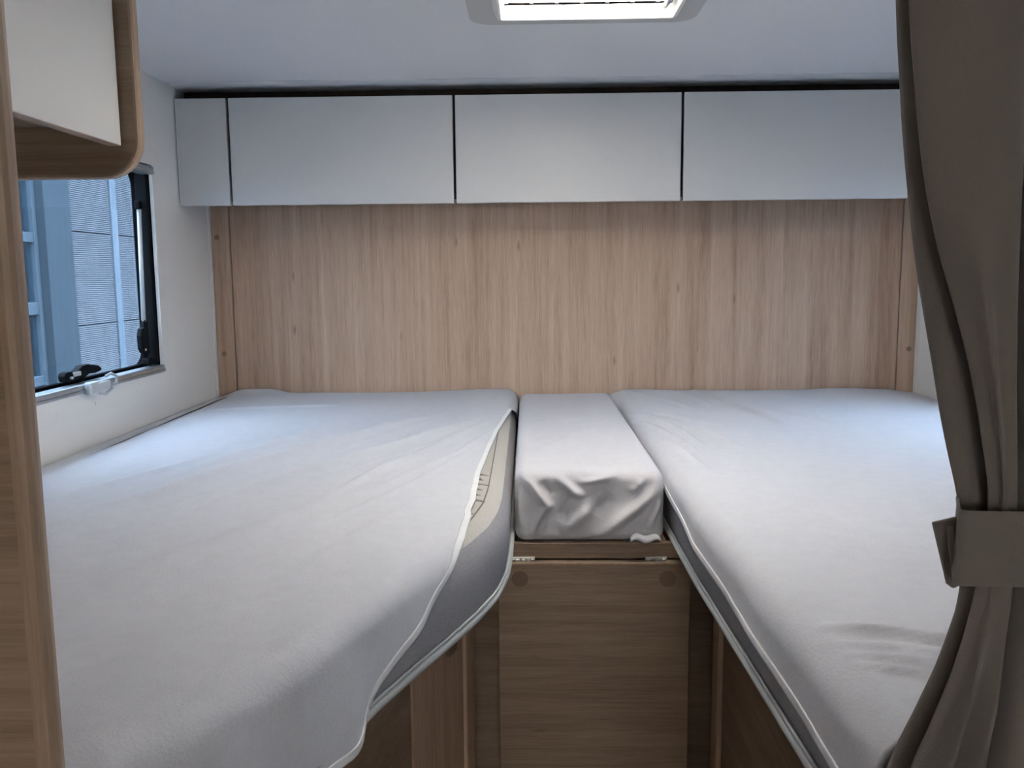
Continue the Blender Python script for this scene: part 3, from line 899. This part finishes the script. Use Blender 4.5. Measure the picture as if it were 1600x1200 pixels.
# top creases (x, y) and front creases (x, z)
ct = [([(-0.02, 1.655), (0.106, 1.901), (0.235, 2.075)], 0.022, 0.0050), ([(-0.025, 2.074), (0.124, 2.215)], 0.018, 0.003),
      ([(0.0, 1.83), (0.144, 2.023)], 0.012, 0.0030), ([(0.06, 2.1), (0.22, 2.22)], 0.012, 0.003), ([(-0.02, 1.75), (0.05, 1.86)], 0.01, 0.003)]
cf = [([(0.046, -0.362), (0.082, -0.396), (0.104, -0.408)], 0.009, 0.012), ([(0.055, -0.476), (0.125, -0.418)], 0.014, 0.010),
      ([(-0.012, -0.364), (0.034, -0.424), (0.000, -0.482)], 0.010, 0.010), ([(0.118, -0.486), (0.203, -0.424), (0.248, -0.382)], 0.015, 0.012),
      ([(0.165, -0.366), (0.090, -0.382)], 0.008, 0.008), ([(0.246, -0.410), (0.218, -0.470)], 0.007, 0.010),
      ([(-0.02, -0.39), (-0.015, -0.47)], 0.006, 0.007), ([(0.075, -0.40), (0.060, -0.455)], 0.010, -0.007), ([(0.15, -0.40), (0.12, -0.44)], 0.013, -0.008),
      ([(0.21, -0.375), (0.185, -0.40)], 0.008, 0.006), ([(0.025, -0.376), (0.045, -0.405)], 0.007, -0.006)]
ht = crease_height(P[:, 0], P[:, 1], ct) + 0.0015 * np.array([mn.noise((p[0] * 7, p[1] * 5, 2.0)) for p in P])
hf = 1.35 * crease_height(P[:, 0], P[:, 2], cf) + 0.0030 * np.array([mn.noise((p[0] * 16, p[2] * 16, 7.0)) for p in P])
top_w = np.clip(Nn[:, 2], 0, 1) ** 2
front_w = np.clip(-Nn[:, 1], 0, 1) ** 1.5
P2 = P.copy()
P2[:, 2] += ht * top_w
P2[:, 1] -= hf * front_w
low = np.clip((-0.40 - P[:, 2]) / 0.09, 0, 1)
P2[:, 1] -= low * front_w * 0.006
P2[:, 0] += low * front_w * 0.003 * np.sin(P[:, 2] * 90)
link('cover', P2, F, fleece('loose_cushion_cover', (0.685, 0.675, 0.705)), cu, smooth=True)
# turned-up edge of the cover at the front right corner
vv = []; ff = []
nU, nV = 14, 7
for i in range(nU):
    u = i / (nU - 1)
    x = 0.185 + 0.055 * u
    for j in range(nV):
        w_ = j / (nV - 1)
        a = math.pi * (0.1 + 1.1 * w_)
        vv.append((x, 1.536 - 0.010 * math.sin(a) - 0.004, -0.486 + 0.007 * w_ * math.sin(math.pi * u) - 0.004 * math.cos(a) + 0.004 * math.sin(u * 9)))
for i in range(nU - 1):
    for j in range(nV - 1):
        ff.append((i * nV + j, (i + 1) * nV + j, (i + 1) * nV + j + 1, i * nV + j + 1))
o = link('turned_edge', vv, ff, MATS['loose_cushion_cover'], cu, smooth=True)
solid(o, 0.002)

# ------------------------------------------------------------------ front of the bench between the beds
bn = thing('bench_front', 'oak step cabinet with hinged flap below the centre cushion', 'cabinet', (0.118, 1.8, FLOOR))
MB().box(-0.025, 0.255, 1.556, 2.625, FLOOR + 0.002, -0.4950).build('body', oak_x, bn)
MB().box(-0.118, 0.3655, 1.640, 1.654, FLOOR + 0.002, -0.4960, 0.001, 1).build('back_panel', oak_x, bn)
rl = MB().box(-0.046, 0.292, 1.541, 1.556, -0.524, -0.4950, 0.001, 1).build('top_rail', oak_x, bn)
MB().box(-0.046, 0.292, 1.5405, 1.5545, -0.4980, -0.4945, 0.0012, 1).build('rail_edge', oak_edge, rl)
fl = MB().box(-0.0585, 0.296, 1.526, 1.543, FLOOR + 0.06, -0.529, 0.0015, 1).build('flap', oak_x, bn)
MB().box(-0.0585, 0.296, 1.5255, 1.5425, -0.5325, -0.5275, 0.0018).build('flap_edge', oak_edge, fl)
for x0_, x1_ in ((-0.036, 0.010), (0.214, 0.254)):
    h_ = MB().box(x0_, x1_, 1.538, 1.5405, -0.5265, -0.5205, 0.0006, 1)
    hinge = h_.build('hinge', chrome, bn)
    kp = []
    for k in range(5):
        a = x0_ + (x1_ - x0_) * (k + 0.06) / 5; b = x0_ + (x1_ - x0_) * (k + 0.94) / 5
        MB().tube([(a, 1.5365, -0.5255), (b, 1.5365, -0.5255)], 0.0024, 8).build('knuckle', chrome, hinge, smooth=True)
for x in (-0.018, 0.254):
    MB().disc((x, 1.526, -0.558), (0, -1, 0), 0.0155, 0.001, 28).build('cover_cap', cap_dark, fl)

# ------------------------------------------------------------------ bed bases
bb = thing('bed_platform', 'oak panelled base under the left bed, angled to the aisle', 'bed base', (-0.55, 1.5, FLOOR), 'bed bases')
A0 = np.array([-0.105, 1.55]); B0 = np.array([-0.36, 0.70])
u_ = (B0 - A0) / np.linalg.norm(B0 - A0); nrm = np.array([-u_[1], u_[0]])      # towards the aisle (+x)
if nrm[0] < 0: nrm = -nrm
def slab(s0, s1, off0, off1, z0, z1, bev=0.001):
    """vertical slab along the angled base line"""
    pts = [A0 + u_ * s0 + nrm * off0, A0 + u_ * s1 + nrm * off0, A0 + u_ * s1 + nrm * off1, A0 + u_ * s0 + nrm * off1]
    return MB().prism([tuple(p) for p in pts], 'z', z0, z1, bev)
def S(d):   # arc position for a depth
    return (d - A0[1]) / u_[1]
zt_ = BB - 0.0035; zb_ = FLOOR + 0.002
slab(S(1.549), S(1.503), -0.020, 0.000, zb_, zt_, 0.004).build('corner_post', oak_z, bb)
dd = slab(S(1.499), S(1.380), -0.022, -0.004, zb_, zt_, 0.002).build('hatch_panel', oak_z, bb)
slab(S(1.374), S(1.282), -0.022, -0.002, zb_, zt_, 0.0015).build('stile', oak_z, bb)
slab(S(1.276), S(0.71), -0.022, -0.002, zb_, zt_, 0.0015).build('side_panel', wood('oak_shaded_base_side', 'y', **OAK_SHADED), bb)
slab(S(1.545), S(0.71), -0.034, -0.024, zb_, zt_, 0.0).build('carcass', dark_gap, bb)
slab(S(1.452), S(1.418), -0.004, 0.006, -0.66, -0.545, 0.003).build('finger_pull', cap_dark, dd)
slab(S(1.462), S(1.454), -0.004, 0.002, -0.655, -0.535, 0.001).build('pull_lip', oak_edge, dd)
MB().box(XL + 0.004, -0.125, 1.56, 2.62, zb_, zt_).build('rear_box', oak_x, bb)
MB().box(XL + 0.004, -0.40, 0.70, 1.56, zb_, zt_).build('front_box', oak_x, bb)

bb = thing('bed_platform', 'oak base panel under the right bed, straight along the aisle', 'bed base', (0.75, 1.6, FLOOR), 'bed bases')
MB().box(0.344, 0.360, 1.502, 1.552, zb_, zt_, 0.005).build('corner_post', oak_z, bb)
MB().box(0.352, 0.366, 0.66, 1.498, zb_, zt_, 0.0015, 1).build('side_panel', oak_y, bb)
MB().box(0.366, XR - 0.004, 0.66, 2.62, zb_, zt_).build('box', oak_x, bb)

# ------------------------------------------------------------------ curtain with tieback
cu = thing('curtain', 'taupe curtain gathered by a tieback in the right foreground', 'curtain', (0.31, 0.55, FLOOR))
Bz = smooth_lut([(-1.40, 0.20), (-0.5, 0.205), (-0.335, 0.250), (-0.29, 0.2685), (-0.244, 0.282), (-0.206, 0.289), (-0.18, 0.287), (-0.156, 0.285), (-0.105, 0.271), (-0.05, 0.261), (0.009, 0.250), (0.08, 0.240), (0.163, 0.231), (0.516, 0.215)], 0.02)
Az = smooth_lut([(-1.40, 0.205), (-0.5, 0.208), (-0.335, 0.248), (-0.29, 0.267), (-0.244, 0.281), (-0.21, 0.288), (-0.18, 0.292), (-0.151, 0.2955), (-0.07, 0.278), (0.028, 0.246), (0.084, 0.235), (0.157, 0.2255), (0.516, 0.205)], 0.02)
Rz = smooth_lut([(-1.40, 0.285), (-0.5, 0.285), (-0.32, 0.297), (-0.24, 0.308), (-0.20, 0.314), (-0.15, 0.312), (-0.05, 0.303), (0.05, 0.300), (0.516, 0.297)], 0.02)
tight = smooth_lut([(-1.4, 1.0), (-0.35, 0.85), (-0.25, 0.55), (-0.18, 0.38), (-0.10, 0.60), (0.0, 0.9), (0.516, 1.0)], 0.03)
zs = np.concatenate([np.linspace(-1.39, -0.45, 20, endpoint=False), np.linspace(-0.45, 0.5, 120)])
rowsC = []
for z in zs:
    A, B, R_, k = Az(z), Bz(z), Rz(z), tight(z)
    yc = 0.545
    wv = 0.004 * math.sin(z * 21.0) * k
    low_ = max(0.0, min(1.0, (-0.20 - z) / 0.08))
    pts = [
        (A + 0.004, yc - 0.006 * k), (A, yc - 0.012 * k), (A + 0.006, yc - 0.018 * k),
        (A + (R_ - A) * 0.32, yc - (0.026 + 0.012 * low_) * k + wv),
        (A + (R_ - A) * 0.58, yc - (0.022 - 0.012 * low_) * k - wv),
        (A + (R_ - A) * 0.86, yc - (0.020 + 0.010 * low_) * k),
        (R_ + 0.001, yc - 0.008 * k), (R_ + 0.004, yc + 0.012 * k), (R_ + 0.007, yc - 0.008 * k),
        (R_ + 0.014, yc - 0.024 * k), (R_ + 0.035, yc - 0.022 * k), (R_ + 0.045, yc - 0.004 * k),
        (R_ + 0.035, yc + 0.014 * k), (R_ + 0.012, yc + 0.018 * k),
        (B + (R_ - B) * 0.6, yc + (0.016) * k + wv), (B + (R_ - B) * 0.25, yc + 0.010 * k),
        (B + 0.003, yc + 0.012 * k), (B, yc + 0.018 * k), (B + 0.005, yc + 0.025 * k),
        (B + 0.04, yc + 0.036 * k), (R_ + 0.01, yc + 0.030 * k), (R_ + 0.05, yc + 0.040 * k)]
    rowsC.append(catmull(pts, 5))
nC = len(rowsC[0])
vv = []
for z, row in zip(zs, rowsC):
    for j, p in enumerate(row):
        n_ = 0.0022 * mn.noise((p[0] * 22, p[1] * 30 + j * 0.05, z * 9)) + 0.0030 * (0.2 + max(0, min(1, (-0.19 - z) / 0.1))) * mn.noise((p[0] * 24, 3.0, z * 20))
        vv.append((p[0], p[1] + n_, z))
ff = []
for i in range(len(zs) - 1):
    for j in range(nC - 1):
        ff.append((i * nC + j, i * nC + j + 1, (i + 1) * nC + j + 1, (i + 1) * nC + j))
cl = link('cloth', vv, ff, curtain_mat, cu, smooth=True)
solid(cl, 0.0008)
# tieback band round the gathered cloth
vv = []; ff = []
def round_poly(P, r, n=5):
    out = []
    for i in range(len(P)):
        p0, p1, p2 = Vector(P[i - 1]), Vector(P[i]), Vector(P[(i + 1) % len(P)])
        a_ = p1 + (p0 - p1).normalized() * r; b_ = p1 + (p2 - p1).normalized() * r
        for k in range(n + 1):
            t = k / n
            out.append(tuple(a_ * (1 - t) ** 2 + p1 * 2 * t * (1 - t) + b_ * t ** 2))
    return out
loop = round_poly([(0.2665, 0.522), (0.385, 0.518), (0.385, 0.576), (0.289, 0.570)], 0.006)
nl = len(loop)
zz = [(-0.1965, 0.0), (-0.1958, 0.0012), (-0.193, 0.0018), (-0.188, 0.0013), (-0.173, 0.0012), (-0.156, 0.0013), (-0.151, 0.0018), (-0.1488, 0.0012), (-0.148, 0.0)]
for z, o_ in zz:
    for p in loop:
        dx, dy = p[0] - 0.33, p[1] - 0.546
        L_ = math.hypot(dx, dy)
        vv.append((p[0] + dx / L_ * o_ + 0.0008 * math.sin(z * 70), p[1] + dy / L_ * o_, z - 0.012 * (p[0] - 0.30)))
for i in range(len(zz) - 1):
    for j in range(nl):
        ff.append((i * nl + j, i * nl + (j + 1) % nl, (i + 1) * nl + (j + 1) % nl, (i + 1) * nl + j))
tb = link('tieback', vv, ff, tie_mat, cu, smooth=True)
# loose end of the tieback sticking out to the left
MB().prism([(0.2620, -0.1625), (0.2820, -0.1575), (0.2825, -0.2045), (0.2775, -0.2070), (0.2735, -0.2040)], 'y', 0.545, 0.549, 0.0012).build('tie_end', curtain_mat, tb)
MB().prism([(0.2700, -0.1640), (0.2745, -0.1630), (0.2780, -0.1960), (0.2755, -0.1975)], 'y', 0.5438, 0.5455, 0.0006).build('hook_tape', plain('hook_tape', (0.27, 0.245, 0.22), 0.9), tb)

# ------------------------------------------------------------------ outside: workshop building and yard
GZ = -2.05
o = MB().box(-30, 30, -30, 40, GZ - 0.1, GZ).build('ground', asphalt)
tag(o, 'grey asphalt yard outside the window', 'ground', kind='structure')
XB = -4.0
bd = thing('workshop_building', 'blue-grey metal clad workshop with glazed bay outside the window', 'building', (XB - 2, 8.0, GZ))
HT = 1.26 + 0.835 * 2
MB().box(XB - 0.35, XB - 0.10, 7.40, 13.5, GZ, HT).build('core_wall', mullion, bd)
# ribbed cladding panels, one per sheet
def clad_mesh(y0, y1, h):
    n = 46
    v = []; f = []
    for i in range(n * 4 + 1):
        z = h * i / (n * 4)
        ph = i % 4
        x = (0.0, 0.0, -0.008, -0.008)[ph]
        v += [(x, y0, z), (x, y1, z)]
    for i in range(n * 4):
        f.append((2 * i, 2 * i + 1, 2 * i + 3, 2 * i + 2))
    return v, f
shared = {}
for ya, yb in ((7.475, 8.285), (8.435, 9.285), (9.435, 10.285), (10.435, 11.285), (11.435, 12.285)):
    for k in range(-2, 4):
        z = -1.250 + 0.835 * k
        w_ = yb - ya
        key = round(w_, 3)
        if key not in shared:
            v, f = clad_mesh(0, w_, 0.827)
            me = bpy.data.meshes.new('cladding_panel'); me.from_pydata(v, [], f); me.materials.append(clad_mat); shared[key] = me
        o = bpy.data.objects.new('cladding_panel', shared[key])
        COL.objects.link(o)
        o.parent = bd
        o.location = (XB - bd.location.x, ya - bd.location.y, max(z, GZ) + CZ - bd.location.z)
    MB().box(XB - 0.02, XB + 0.012, yb + 0.005, yb + 0.125, GZ, HT).build('flashing', clad_trim, bd)
MB().box(XB - 0.02, XB + 0.012, 7.385, 7.475, GZ, HT).build('flashing', clad_trim, bd)
MB().box(XB - 0.10, XB + 0.10, 6.98, 7.385, GZ, HT, 0.004, 1).build('column', steel_blue, bd)
MB().box(XB - 0.10, XB + 0.10, 2.6, 3.0, GZ, HT, 0.004, 1).build('column', steel_blue, bd)
# glazed bay between the two columns
rowsz = [(-1.90, -1.36), (-1.27, -0.87), (-0.79, -0.29), (-0.19, 0.29), (0.37, 0.86), (0.95, 1.46), (1.55, 2.1)]
cols = [(6.30, 6.93), (5.55, 6.18), (4.80, 5.43), (4.05, 4.68), (3.12, 3.93)]
for ya, yb in cols:
    for za, zb in rowsz:
        MB().box(XB - 0.012, XB - 0.004, ya - 0.005, yb + 0.005, za - 0.005, zb + 0.005).build('window_pane', shop_glass, bd)
zl = [GZ] + [z for r_ in rowsz for z in r_] + [HT]
for i in range(0, len(zl), 2):
    MB().box(XB - 0.04, XB + 0.02, 3.0, 6.98, zl[i], zl[i + 1], 0.004, 1).build('transom', mullion, bd)
yl = [3.0] + [y_ for c_ in sorted(cols) for y_ in c_] + [6.98]
for i in range(0, len(yl), 2):
    MB().box(XB - 0.045, XB + 0.03, yl[i], yl[i + 1], GZ, HT, 0.004, 1).build('mullion', mullion, bd)
# what shows behind the glass
MB().box(XB - 2.3, XB - 2.2, 2.5, 12.0, GZ, HT).build('rear_wall', plain('workshop_rear_wall', (0.55, 0.53, 0.50), 0.9, var=0.2, vscale=2), bd)
MB().box(XB - 3.2, XB - 0.1, 2.5, 7.4, GZ, GZ + 0.05).build('workshop_floor', asphalt, bd)
for i, z in enumerate((0.62, 0.70, 0.80)):
    MB().box(XB - 1.3, XB - 1.26, 4.0, 11.5, z, z + 0.025).build('pipe_run', plain('pale_pipe', (0.55, 0.55, 0.55), 0.5), bd)
for i in range(26):
    yy = 5.2 + 0.24 * i; zz_ = (-1.3, -0.75, -0.2, 0.2)[i % 4]
    hh = 0.25 + 0.2 * random.random()
    MB().box(XB - 1.7 - random.random() * 0.5, XB - 1.2, yy, yy + 0.2 + 0.1 * random.random(), zz_, zz_ + hh, 0.01, 1).build('stored_box', brown_box if i % 3 else plain('stored_tool_case', (0.06, 0.12, 0.17), 0.6), bd)
for z in (-1.34, -0.79, -0.24, 0.16):
    MB().box(XB - 2.2, XB - 1.15, 4.8, 11.6, z, z + 0.035).build('rack_shelf', plain('rack_timber', (0.20, 0.14, 0.10), 0.8, var=0.2), bd)

for o in bpy.data.objects:
    if '_o' in o:
        del o['_o']
